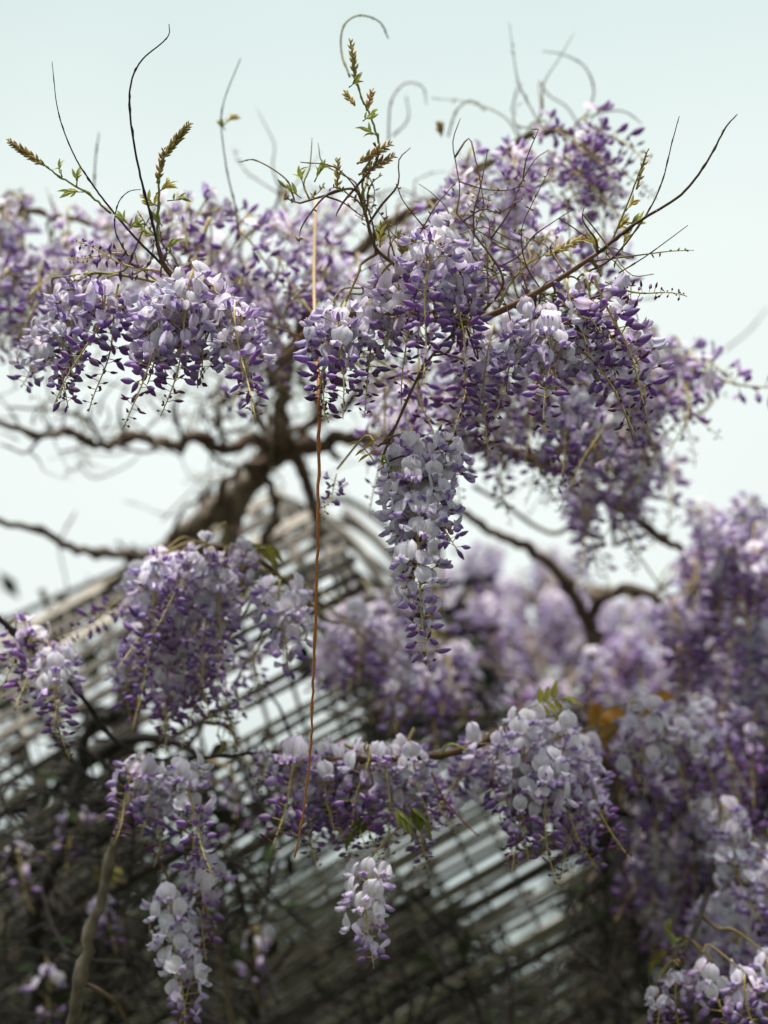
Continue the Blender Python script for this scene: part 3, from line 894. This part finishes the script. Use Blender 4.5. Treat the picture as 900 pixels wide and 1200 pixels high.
# in-focus wood
A.limb([(335, 440, 2.7), (318, 436, 2.3), (345, 412, 2.08), (365, 388, 1.98), (420, 366, 1.92), (480, 368, 1.90), (545, 378, 1.87), (600, 358, 1.84), (655, 327, 1.82), (700, 297, 1.80)], 6, 2.6, TWIG * 1.5, 'limb', 7, .08, mat=STEM)
A.limb([(318, 436, 2.3), (275, 400, 2.0), (225, 345, 1.88), (195, 315, 1.85), (184, 285, 1.83)], 4, 2.6, TWIG, 'limb', 7, .08, mat=STEM)
A.limb([(225, 345, 1.88), (180, 330, 1.86), (120, 320, 1.88), (70, 325, 1.9)], 2.2, 1.4, GREEN * .8 + TWIG * .4, 'limb', 6, mat=STEM)
A.limb([(545, 378, 1.87), (500, 425, 1.84), (468, 490, 1.82), (448, 540, 1.81), (470, 535, 1.8), (520, 525, 1.82)], 2.0, 1.2, TWIG * 1.1, 'limb', 6, mat=STEM)
A.limb([(480, 368, 1.90), (470, 320, 1.86), (440, 290, 1.84), (428, 250, 1.84), (415, 222, 1.84), (385, 228, 1.84), (352, 238, 1.84)], 2.4, 1.3, TWIG, 'limb', 6, mat=STEM)
A.limb([(470, 320, 1.86), (500, 290, 1.82), (520, 275, 1.82)], 1.8, 1.2, TWIG, 'limb', 6, mat=STEM)
A.limb([(600, 358, 1.84), (640, 375, 1.83), (680, 355, 1.82), (705, 345, 1.81)], 2, 1.3, TWIG * 1.2, 'limb', 6, mat=STEM)
A.limb([(560, 372, 1.87), (590, 330, 1.85), (560, 280, 1.85), (535, 250, 1.86)], 1.8, 1.0, TWIG * 1.3, 'limb', 6, mat=STEM)
# long whips
A.whip([(700, 297, 1.80), (745, 262, 1.79), (798, 228, 1.78), (828, 190, 1.77), (850, 150, 1.76), (864, 134, 1.76)], 2.2, .7, TWIG * .7)
A.whip([(690, 318, 1.81), (720, 300, 1.8), (755, 255, 1.8), (775, 215, 1.8), (788, 165, 1.8), (796, 136, 1.8)], 1.4, .5, TWIG * .8)
A.whip([(725, 320, 1.8), (760, 298, 1.8), (806, 264, 1.8)], 1.0, .5, TWIG * .8)
A.whip([(716, 285, 1.8), (735, 240, 1.8), (750, 200, 1.8), (760, 174, 1.8)], 1.4, .7, GREEN * .5 + TWIG * .5)
A.whip([(184, 285, 1.83), (176, 250, 1.82), (163, 200, 1.81), (153, 140, 1.8), (153, 100, 1.8), (165, 72, 1.8), (190, 50, 1.8), (198, 40, 1.8), (198, 28, 1.8)], 1.7, .5)
A.whip([(195, 315, 1.85), (160, 280, 1.84), (130, 245, 1.84), (104, 210, 1.83), (85, 178, 1.83), (68, 130, 1.82), (61, 72, 1.82)], 1.7, .4)
A.whip([(150, 300, 1.84), (135, 270, 1.84), (138, 240, 1.84), (150, 225, 1.84), (165, 222, 1.84)], .9, .5)
A.whip([(410, 90, 1.95), (400, 60, 1.98), (403, 30, 2.0), (422, 18, 2.02), (445, 26, 2.05), (455, 45, 2.08)], 1.4, .8, GREEN * .4 + TWIG * .4)
for pts in ([(455, 165, 2.3), (458, 120, 2.3), (475, 98, 2.32), (495, 102, 2.35), (500, 122, 2.36)], [(525, 160, 2.3), (535, 130, 2.3), (552, 118, 2.3), (568, 130, 2.3)], [(690, 130, 2.35), (696, 105, 2.35), (685, 78, 2.35), (660, 64, 2.35), (636, 60, 2.35)],
            [(685, 138, 2.3), (715, 130, 2.3), (735, 132, 2.3), (752, 145, 2.3)], [(600, 130, 2.4), (606, 105, 2.4), (612, 98, 2.4)], [(460, 160, 2.4), (478, 140, 2.4), (476, 112, 2.4)], [(850, 410, 3.0), (880, 385, 3.0), (900, 360, 3.0)],
            [(345, 235, 1.85), (335, 210, 1.86), (300, 188, 1.88), (280, 190, 1.9)], [(440, 300, 1.84), (436, 260, 1.83), (420, 225, 1.83), (392, 196, 1.83), (352, 190, 1.83)], [(545, 378, 1.86), (560, 420, 1.84), (545, 335, 1.83), (530, 305, 1.82)],
            [(280, 280, 2.1), (275, 240, 2.1), (265, 195, 2.1), (260, 130, 2.1), (282, 68, 2.1)], [(110, 220, 2.2), (112, 185, 2.2), (116, 155, 2.2)], [(88, 600, 3), (70, 640, 3.0), (78, 690, 3.0), (60, 720, 3.0)], [(90, 540, 2.8), (110, 560, 2.8), (150, 545, 2.8), (165, 530, 2.8)], [(190, 610, 3.0), (230, 570, 3.0), (260, 545, 2.95)]):
    A.whip(pts, 1.2, .6, TWIG * .9)
# upright leafy shoots with bud spikes
A.whip([(130, 250, 1.84), (100, 225, 1.84), (70, 207, 1.84), (48, 190, 1.84)], 1.5, 1.0, GREEN * .7, 'shoot')
A.spike((52, 194, 1.84), (10, 165, 1.84), 46, .0040)
A.whip([(184, 285, 1.83), (186, 240, 1.83), (187, 205, 1.83), (194, 178, 1.83)], 1.8, 1.1, GREEN * .7, 'shoot')
A.spike((190, 186, 1.83), (222, 145, 1.82), 46, .0044)
A.spike((184, 215, 1.83), (192, 175, 1.83), 22, .004)
A.whip([(445, 170, 1.86), (436, 140, 1.86), (424, 115, 1.86), (415, 85, 1.86), (411, 50, 1.86)], 1.5, .8, GREEN * .8, 'shoot')
A.spike((418, 100, 1.86), (411, 47, 1.86), 26, .0040, green=.7)
A.spike((430, 130, 1.86), (436, 106, 1.86), 14, .0038, green=.7)
A.spike((416, 124, 1.86), (404, 108, 1.86), 12, .0038, green=.7)
A.whip([(428, 250, 1.84), (425, 215, 1.84), (430, 195, 1.84), (445, 172, 1.85)], 1.6, 1.2, GREEN * .7, 'shoot')
A.spike((418, 192, 1.84), (458, 168, 1.84), 26, .005, green=.6)
A.spike((420, 205, 1.84), (462, 182, 1.84), 26, .005, green=.6)
A.spike((395, 225, 1.84), (396, 186, 1.84), 18, .004, green=.7)
A.spike((480, 322, 1.83), (468, 272, 1.83), 44, .0050, green=.4)
A.spike((517, 160, 2.2), (515, 145, 2.2), 16, .005)
A.spike((445, 290, 1.83), (447, 262, 1.83), 12, .005, green=1.4)
A.cluster(716, 334, 1.8, .085, 'D', (-1.33, 0), twig=False)
A.spike((640, 300, 1.86), (692, 275, 1.9), 34, .005, green=.6)
A.spike((746, 222, 1.8), (759, 176, 1.8), 14, .003, green=.5)
A.cluster(178, 318, 1.84, .10, 'D', (1.75, 0), twig=False); A.cluster(150, 300, 1.86, .075, 'D', (1.55, 0), twig=False)
A.cluster(140, 705, 2.15, .10, 'C', (.95, 0), twig=False)
for px, py, hd, L_ in ((150, 262, 2.4, .02), (152, 268, .7, .02), (186, 225, .6, .025), (200, 235, .3, .03), (182, 240, 2.6, .025), (188, 262, 2.2, .03), (178, 275, 2.6, .02), (194, 290, .4, .02), (72, 205, 1.9, .03), (90, 215, 1.6, .02), (95, 225, 3.3, .02),
                       (428, 140, .8, .02), (440, 158, 2.4, .02), (412, 100, .7, .015), (262, 150, 2.2, .02), (264, 145, .8, .02), (735, 245, 1.0, .02), (722, 270, .8, .02), (738, 262, .4, .02), (730, 290, 1.3, .03), (700, 300, 1.8, .03), (355, 215, 1.9, .03), (370, 210, 1.2, .03), (350, 230, 2.6, .03)):
    A.tuft(px, py, 1.83 if not 255 < px < 270 else 2.1, hd, L_)
A.leaf(438, 540, 1.8, .03, 2.2, .2, 5, np.array((.42, .28, .03)), .010, .018)
A.leaf(442, 552, 1.8, .03, .6, .5, 5, GREEN * 1.4, .009, .018)
A.leaf(300, 655, 2.12, .05, 1.2, .6, 5, np.array((.26, .24, .04)), .012, .036)
A.leaf(305, 690, 2.12, .05, 2.6, .6, 7, GREEN * 1.5, .009, .024)
# the bare rust-coloured runner hanging through the picture
A.limb([(370, 236, 2.08), (368, 330, 2.0), (371, 420, 1.9)], 2.0, 2.2, np.array((.52, .36, .20)), 'bare_runner', 7, .06, False, STEM, label='pale bare upper length of the hanging runner')
A.limb([(371, 415, 1.9), (374, 480, 1.84), (373, 580, 1.81), (371, 680, 1.80), (367, 800, 1.80), (364, 880, 1.80), (354, 960, 1.80), (345, 1005, 1.8)], 2.2, 1.0, RUST, 'bare_runner', 7, .10, False, STEM, knots=.16, per=9, label='long straight rust orange bare runner hanging down')

A.sprigs(70, (60, 760), (180, 430), (1.7, 2.1))
A.sprigs(120, (-40, 860), (120, 480), (2.1, 2.8), (.05, .18), BROWN)
A.sprigs(60, (-40, 700), (430, 600), (2.4, 3.0), (.05, .16), BROWN * .8, 0)
# in-focus racemes: x, y of the top, depth, length, kind, tilt, single blossoms
HERO = [(468, 540, 1.83, .15, 'B', (.0, 0), 1), (498, 530, 1.81, .14, 'B', (-.05, 0), 0), (238, 335, 1.83, .11, 'B', (0, 0), 0), (205, 345, 1.84, .12, 'B', (.1, 0), 0), (285, 372, 1.83, .09, 'B', (-.1, 0), 0), (635, 368, 1.83, .10, 'B', (0, 0), 0), (520, 282, 1.84, .11, 'B', (-.2, 0), 0), (60, 385, 1.92, .08, 'B', (.2, 0), 0), (476, 525, 1.80, .255, 'B', (-.02, 0), 1), (528, 522, 1.83, .185, 'E', (.05, 0), 1), (500, 540, 1.82, .19, 'A', (.0, 0), 0), 
        (508, 285, 1.80, .19, 'E', (.0, 0), 1), (488, 305, 1.82, .17, 'C', (.22, 0), 0), (530, 310, 1.83, .16, 'E', (-.12, 0), 0), (470, 325, 1.84, .10, 'B', (.3, 0), 0),
        (225, 330, 1.80, .165, 'A', (.04, 0), 1), (190, 348, 1.81, .17, 'A', (.12, 0), 1), (278, 368, 1.80, .165, 'A', (-.08, 0), 1), (250, 345, 1.86, .12, 'E', (0, 0), 0),
        (125, 335, 1.84, .16, 'E', (.28, 0), 0), (80, 350, 1.88, .14, 'B', (.2, 0), 0), (140, 345, 1.86, .15, 'C', (.1, 0), 0), (100, 330, 1.90, .15, 'E', (.25, 0), 0),
        (405, 365, 1.80, .135, 'A', (.12, 0), 1), (432, 360, 1.83, .13, 'A', (-.05, 0), 0), (380, 385, 1.84, .12, 'E', (.2, 0), 0), (395, 380, 1.86, .14, 'E', (.05, 0), 0),
        (640, 372, 1.80, .15, 'A', (0, 0), 1), (612, 378, 1.84, .13, 'A', (.1, 0), 0), (662, 385, 1.82, .16, 'E', (-.45, 0), 0), (705, 335, 1.80, .17, 'C', (-.28, 0), 0), (690, 330, 1.84, .14, 'C', (-.1, 0), 0), (720, 365, 1.86, .12, 'B', (0, 0), 0),
        (668, 335, 1.84, .11, 'C', (.1, 0), 0), (575, 392, 1.9, .16, 'E', (.1, 0), 0), (545, 400, 1.95, .15, 'E', (0, 0), 0), (490, 430, 1.98, .12, 'C', (.1, 0), 0), (395, 560, 1.95, .06, 'C', (.4, 0), 0)]
for x, y_, d, L_, kd, tl, hero in HERO:
    A.cluster(x, y_, d, L_, kd, (-tl[0] * -1, tl[1]), bool(hero))
# softer tiers behind
A.mass(8, (385, 470), (690, 765), (2.35, 2.58), (.10, .14), 'AeB', .3)
A.mass(8, (455, 560), (740, 815), (2.35, 2.58), (.10, .14), 'eEa', .3)
A.sprigs(60, (-40, 420), (420, 620), (2.4, 3.1), (.06, .2), BROWN * .8, .1)
A.mass(16, (660, 775), (405, 540), (2.25, 2.6), (.13, .18), 'aecA', .3)
A.mass(8, (735, 830), (385, 450), (2.2, 2.5), (.10, .14), 'ce', .4, lean=-.3)
A.mass(15, (540, 720), (215, 350), (2.0, 2.35), (.08, .14), 'ceca', .6)
A.mass(14, (-20, 110), (300, 380), (2.1, 2.4), (.10, .16), 'ace', .4)
A.mass(12, (440, 570), (430, 500), (2.05, 2.35), (.12, .16), 'ea', .3)
A.mass(10, (560, 680), (430, 520), (2.2, 2.5), (.13, .18), 'ae', .25)
A.sprigs(70, (480, 860), (140, 480), (1.78, 2.5), (.06, .16), TWIG)
A.mass(48, (200, 570), (215, 350), (2.05, 2.6), (.10, .17), 'aeecb', .5)
A.mass(24, (-20, 95), (240, 330), (2.25, 2.55), (.13, .18), 'aecc', .4)
A.mass(18, (95, 300), (255, 340), (2.2, 2.6), (.10, .16), 'aebc', .5)
A.mass(15, (545, 700), (140, 215), (2.15, 2.4), (.08, .14), 'aebc', .5, lambda x, y: y > 150 + abs(x - 630) * .3)
A.mass(10, (555, 640), (215, 330), (2.2, 2.5), (.08, .13), 'eac', .5)
A.cluster(605, 190, 2.2, .13, 'B', (0, 0)); A.cluster(640, 150, 2.2, .09, 'C', (-.9, 0)); A.cluster(680, 165, 2.15, .13, 'C', (-.7, 0)); A.cluster(660, 190, 2.15, .13, 'C', (-.8, 0)); A.cluster(690, 140, 2.2, .12, 'C', (-.6, 0))
A.mass(28, (470, 745), (365, 490), (2.1, 2.5), (.12, .18), 'aeecA', .4)
A.mass(12, (672, 745), (470, 590), (2.4, 2.7), (.15, .20), 'eceE', .15)
A.mass(9, (750, 835), (395, 450), (2.3, 2.5), (.10, .15), 'cce', .35, lean=-.35)
A.mass(9, (280, 345), (310, 400), (2.1, 2.35), (.10, .16), 'ceb', .5)
A.mass(8, (165, 265), (640, 720), (2.05, 2.3), (.13, .17), 'AeA')
A.mass(7, (150, 280), (720, 790), (2.1, 2.35), (.12, .15), 'eAe')
for x, y_, d, L_, kd in ((330, 688, 2.06, .115, 'B'), (215, 655, 2.1, .15, 'B'), (260, 665, 2.06, .15, 'A'), (188, 660, 2.12, .17, 'E'), (240, 700, 2.06, .16, 'A'), (285, 640, 2.12, .07, 'B'), (300, 760, 2.2, .08, 'C'), (165, 745, 2.12, .14, 'E'), (200, 760, 2.08, .14, 'A'), (235, 770, 2.1, .13, 'E'), (265, 760, 2.12, .13, 'e'), (215, 800, 2.14, .10, 'C'), (180, 720, 2.2, .15, 'E'), (280, 800, 2.15, .08, 'c'), (150, 770, 2.15, .09, 'A')):
    A.cluster(x, y_, d, L_, kd)

# ------------------------------------------------------------------ right-hand vine
B = Vine('wisteria_vine', at(692, 1300, 3.3) * 1.0, 'wisteria whose dark forked limb rises through the flower mass at the right', 'wisteria')
B.o.location.z = 0; PINV[B.o.name] = Matrix.Translation(B.o.location).inverted()
B.ground_run(690, 1130, 3.2, .028, DARK)
B.limb([(690, 1130, 3.2), (694, 1040, 3.15), (688, 950, 3.05), (680, 860, 2.95), (690, 790, 2.92), (695, 750, 2.9), (684, 715, 2.9), (655, 672, 2.88), (615, 640, 2.85), (575, 622, 2.85), (540, 600, 2.8), (500, 570, 2.75)], 11, 4, BROWN * .8, 'limb', 9, .14, knots=.12)
B.limb([(692, 725, 2.9), (705, 700, 2.88), (735, 690, 2.86), (770, 702, 2.84), (798, 738, 2.82), (840, 750, 2.8), (910, 745, 2.8)], 7, 4, BROWN * .7, knots=.15)
B.limb([(690, 1000, 3.1), (740, 940, 2.95), (770, 910, 2.8), (830, 900, 2.6), (910, 880, 2.5)], 13, 6, DARK, 'limb', 9, .14)
B.limb([(740, 940, 2.95), (700, 890, 2.5), (660, 862, 2.15), (610, 848, 2.05), (560, 872, 2.02), (515, 885, 2.0), (440, 890, 2.0), (380, 890, 2.0), (320, 895, 2.05)], 6, 1.6, TWIG)
B.limb([(798, 738, 2.82), (820, 680, 2.75), (850, 640, 2.7), (910, 610, 2.65)], 5, 3, BROWN * .8)
B.limb([(830, 900, 2.6), (840, 980, 2.4), (825, 1060, 2.1), (800, 1120, 2.0)], 5, 2, DARK)
B.limb([(700, 575, 2.6), (660, 622, 2.7), (630, 618, 2.75), (590, 590, 2.75), (555, 570, 2.7)], 3, 2.5, BROWN * .8)
B.limb([(830, 900, 2.6), (870, 1000, 2.4), (890, 1100, 2.2)], 5, 2.5, DARK)
B.limb([(515, 885, 2.0), (528, 872, 1.98), (548, 880, 1.98)], 1.4, 1.2, GREEN * 1.2, 'shoot', mat=STEM)
B.limb([(505, 905, 2.0), (520, 935, 2.0), (545, 965, 2.0), (562, 980, 2.0)], 1.0, .7, np.array((.25, .06, .03)), 'shoot', mat=STEM)
for x, y_, d, L_, kd, tl, hero in ((612, 842, 2.02, .175, 'B', 0, 1), (650, 850, 2.04, .165, 'A', .06, 1), (585, 868, 2.03, .12, 'A', -.1, 0), (630, 835, 2.1, .15, 'B', 0, 0), (680, 880, 2.07, .13, 'B', .05, 0), (635, 890, 2.0, .155, 'A', 0, 1), (565, 880, 2.08, .10, 'E', -.2, 0), (605, 905, 2.02, .13, 'E', 0, 0), (665, 900, 2.1, .15, 'E', .05, 0),
                                   (350, 888, 2.0, .12, 'E', .05, 0), (380, 880, 2.02, .11, 'A', 0, 1), (405, 882, 2.05, .10, 'B', 0, 0), (430, 880, 2.0, .10, 'A', .05, 0), (455, 885, 2.03, .10, 'B', -.05, 0), (485, 888, 2.0, .09, 'A', -.2, 0), (360, 890, 2.05, .14, 'A', 0, 0), (420, 900, 2.04, .13, 'E', 0, 0), (490, 960, 2.0, .065, 'E', 0, 0), (400, 950, 2.05, .08, 'E', 0, 0),
                                   (310, 885, 2.05, .05, 'E', 0, 0), (432, 1020, 1.95, .115, 'B', -.05, 1)):
    B.cluster(x, y_, d, L_, kd, (tl, 0), bool(hero))
B.mass(10, (340, 500), (880, 925), (2.02, 2.2), (.09, .13), 'AEA')
B.mass(7, (560, 700), (855, 915), (2.05, 2.25), (.12, .16), 'AEB')
B.mass(44, (770, 930), (590, 760), (2.45, 2.95), (.17, .22), 'AEEC', pred=lambda x, y: x > 800 or y > 705)
B.mass(34, (740, 930), (740, 920), (2.4, 2.9), (.16, .22), 'AEE')
B.mass(28, (720, 930), (820, 1010), (2.35, 2.8), (.15, .20), 'AEEB')
B.mass(12, (800, 930), (990, 1120), (2.2, 2.6), (.14, .18), 'AEE')
for x, y_, d, L_, kd in ((790, 1150, 2.02, .075, 'E'), (838, 1140, 2.02, .10, 'A'), (872, 1150, 2.0, .10, 'E'), (770, 1165, 2.02, .06, 'A'), (900, 1130, 2.05, .1, 'E'), (855, 1060, 2.2, .12, 'A'), (895, 1020, 2.2, .13, 'A'), (845, 950, 2.2, .16, 'B'), (760, 830, 2.2, .12, 'B'), (790, 850, 2.22, .12, 'A'), (740, 850, 2.25, .1, 'E')):
    B.cluster(x, y_, d, L_, kd)
OCH = np.array((.40, .20, .03))
B.leaf(458, 948, 1.96, .022, .1, .9, 7, GREEN * .8, .010, .026); B.leaf(475, 945, 1.97, .025, .0, .9, 7, GREEN * .7, .010, .026); B.leaf(440, 955, 1.99, .03, 2.9, .9, 7, GREEN * .5, .010, .028)
B.leaf(680, 825, 2.45, .06, .2, .8, 5, OCH, .020, .05); B.leaf(700, 840, 2.5, .05, -.6, .8, 3, OCH, .018, .05); B.leaf(745, 830, 2.4, .05, .2, .5, 5, OCH, .018, .045)
B.leaf(620, 830, 2.05, .05, .4, .1, 7, np.array((.32, .30, .04)), .012, .025); B.tuft(785, 1098, 2.1, 1.6, .03); B.tuft(788, 1110, 2.1, 1.4, .02); B.leaf(785, 1110, 2.4, .03, 2.8, .9, 7, np.array((.22, .20, .04)), .010, .028)
B.leaf(640, 935, 2.0, .03, 1.2, -.2, 5, np.array((.34, .32, .05)), .008, .016)

# ------------------------------------------------------------------ low left vine
C = Vine('wisteria_vine', at(70, 1300, 2.2), 'young wisteria with bare brown canes climbing at the lower left', 'wisteria')
C.o.location.z = 0; PINV[C.o.name] = Matrix.Translation(C.o.location).inverted()
C.ground_run(84, 1215, 2.05, .009, GREY * .75)
C.limb([(84, 1215, 2.05), (98, 1130, 2.05), (118, 1050, 2.06), (136, 985, 2.06), (152, 940, 2.07), (160, 905, 2.1), (200, 890, 2.1)], 7.5, 3, GREY * .75, 'cane', 10, .16, knots=.15)
C.limb([(-10, 716, 2.05), (20, 745, 2.06), (55, 775, 2.08), (92, 812, 2.1), (125, 858, 2.12), (170, 888, 2.12), (220, 890, 2.12), (290, 884, 2.1), (330, 880, 2.08)], 3.5, 2, DARK * 1.2, 'limb', 8, .12, knots=.2)
C.limb([(10, 1230, 2.55), (48, 1140, 2.54), (38, 1080, 2.52), (72, 1000, 2.5), (92, 920, 2.48), (105, 850, 2.46), (140, 840, 2.44)], 8, 6, DARK, 'limb', 9, .15, knots=.15)
C.limb([(70, 915, 2.6), (110, 888, 2.58), (150, 868, 2.56), (190, 866, 2.54), (235, 885, 2.5)], 10, 5, DARK * .8, 'limb', 9, .15)
C.limb([(40, 1130, 2.5), (110, 1060, 2.48), (180, 1015, 2.46), (230, 990, 2.46)], 6, 3.5, DARK, 'limb', 8)
C.limb([(275, 1215, 2.2), (265, 1160, 2.2), (254, 1100, 2.2), (240, 1060, 2.18)], 4, 2.2, BROWN, 'cane', 7)
C.limb([(176, 1100, 2.0), (178, 1075, 2.02), (200, 1050, 2.04), (188, 1010, 2.06), (172, 985, 2.08)], 1.6, 1.4, TWIG * 1.4, 'twig', 6, mat=STEM)
C.limb([(200, 890, 2.1), (210, 960, 2.08), (222, 1040, 2.05), (210, 1060, 2.04)], 1.6, 1.2, TWIG, 'twig', 6, mat=STEM)
C.limb([(95, 1150, 2.06), (130, 1170, 2.08), (150, 1200, 2.1)], 3, 2, BROWN, 'twig', 6)
C.limb([(0, 1010, 2.6), (60, 1060, 2.58), (110, 1110, 2.56), (130, 1200, 2.55)], 7, 5, DARK, 'limb', 8)
C.limb([(300, 1215, 2.6), (296, 1120, 2.6), (272, 1020, 2.6), (232, 940, 2.55)], 5, 3, DARK, 'limb', 8)
for k in range(70):
    x, y_ = rnd.uniform(-20, 330), rnd.uniform(850, 1210)
    dx, dy = rnd.uniform(-60, 60), rnd.uniform(-60, 60)
    d = rnd.uniform(2.3, 2.62)
    C.limb([(x, y_, d), (x + dx * .5 + rnd.uniform(-15, 15), y_ + dy * .5, d), (x + dx, y_ + dy, d)], rnd.uniform(1.5, 3.5), 1, DARK * rnd.uniform(.8, 1.6), 'twig', 5, grow=False, per=3)
for x, y_, d, L_, kd, tl, hero in ((58, 765, 2.02, .135, 'A', 0, 1), (20, 735, 2.06, .10, 'C', .1, 0), (40, 745, 2.06, .11, 'E', .05, 0), (70, 775, 2.05, .10, 'E', -.1, 0), (160, 900, 2.02, .10, 'E', .12, 0), (178, 905, 2.06, .09, 'A', .05, 0), (210, 898, 2.0, .15, 'A', -.02, 1),
                                   (204, 1050, 2.0, .17, 'B', .04, 1), (240, 1020, 2.04, .11, 'E', -.1, 0), (225, 990, 2.06, .10, 'C', -.2, 0), (220, 1075, 2.04, .13, 'A', 0, 0), (120, 1060, 2.4, .08, 'E', -.1, 0), (190, 930, 2.1, .10, 'E', 0, 0)):
    C.cluster(x, y_, d, L_, kd, (tl, 0), bool(hero))
C.leaf(255, 860, 2.1, .04, 1.4, .2, 5, np.array((.22, .20, .04)), .010, .022); C.leaf(120, 1040, 2.5, .04, 1.2, .2, 5, np.array((.2, .18, .04)), .012, .03)

thicket(C.o, 300, (-40, 330), (870, 1240), (2.3, 2.62), 5)
thicket(B.o, 90, (380, 720), (1040, 1240), (2.45, 2.7), 9, .1)
thicket(B.o, 420, (690, 940), (860, 1240), (2.5, 2.95), 14, -.1)
thicket(B.o, 60, (420, 700), (780, 900), (2.5, 2.8), 21, .15)
for x, y_, d, L_, kd in ((20, 1000, 2.5, .1, 'e'), (90, 960, 2.5, .1, 'e'), (300, 1100, 2.5, .1, 'e'), (60, 1150, 2.45, .12, 'e'), (330, 940, 2.4, .08, 'c'), (280, 930, 2.4, .1, 'e')):
    C.cluster(x, y_, d, L_, kd)
# ------------------------------------------------------------------ far vine on the vault
D = Vine('wisteria_vine', at(735, 1300, 4.2), 'blurred wisteria hanging over the arbor behind the central flower cluster', 'wisteria')
D.o.location.z = 0; PINV[D.o.name] = Matrix.Translation(D.o.location).inverted()
D.ground_run(700, 960, 3.9, .02, DARK)
D.limb([(700, 960, 3.9), (640, 880, 3.8), (570, 810, 3.65), (600, 720, 3.6), (660, 690, 3.6), (740, 700, 3.6), (820, 740, 3.6)], 8, 4, BROWN * .8)
D.limb([(570, 830, 3.7), (500, 760, 3.6), (450, 720, 3.5), (400, 700, 3.4)], 6, 3, BROWN * .8)
D.limb([(560, 800, 3.65), (540, 720, 3.6), (560, 670, 3.6)], 5, 3, BROWN * .8)
for k in range(14):
    y_ = 775 + rnd.uniform(-20, 30)
    D.limb([(690 + rnd.uniform(-20, 10), y_, 3.2), (740, y_ - 8 + rnd.uniform(-8, 8), 3.2), (800, y_ + rnd.uniform(-15, 15), 3.2)], 2.5, 1.5, BROWN * 1.3, 'twig', 5, grow=False)
thatch(D.o, 1700)
D.mass(70, (450, 790), (625, 790), (3.2, 3.8), (.17, .22), 'AEEB', pred=lambda x, y: y > (640 if x < 680 else 705) + max(0, 560 - x) * .6)
D.mass(20, (430, 720), (760, 850), (2.8, 3.2), (.14, .18), 'aeE')
D.mass(9, (385, 480), (690, 770), (2.9, 3.3), (.13, .17), 'AEB')
D.mass(10, (430, 560), (740, 830), (2.8, 3.3), (.13, .18), 'EA')
D.mass(10, (690, 780), (700, 790), (3.1, 3.4), (.16, .2), 'AE')
for v_ in (A, B, C, D): v_.finish()
print('blossoms', A.nblossom, B.nblossom, C.nblossom, 'objects', len(bpy.data.objects))
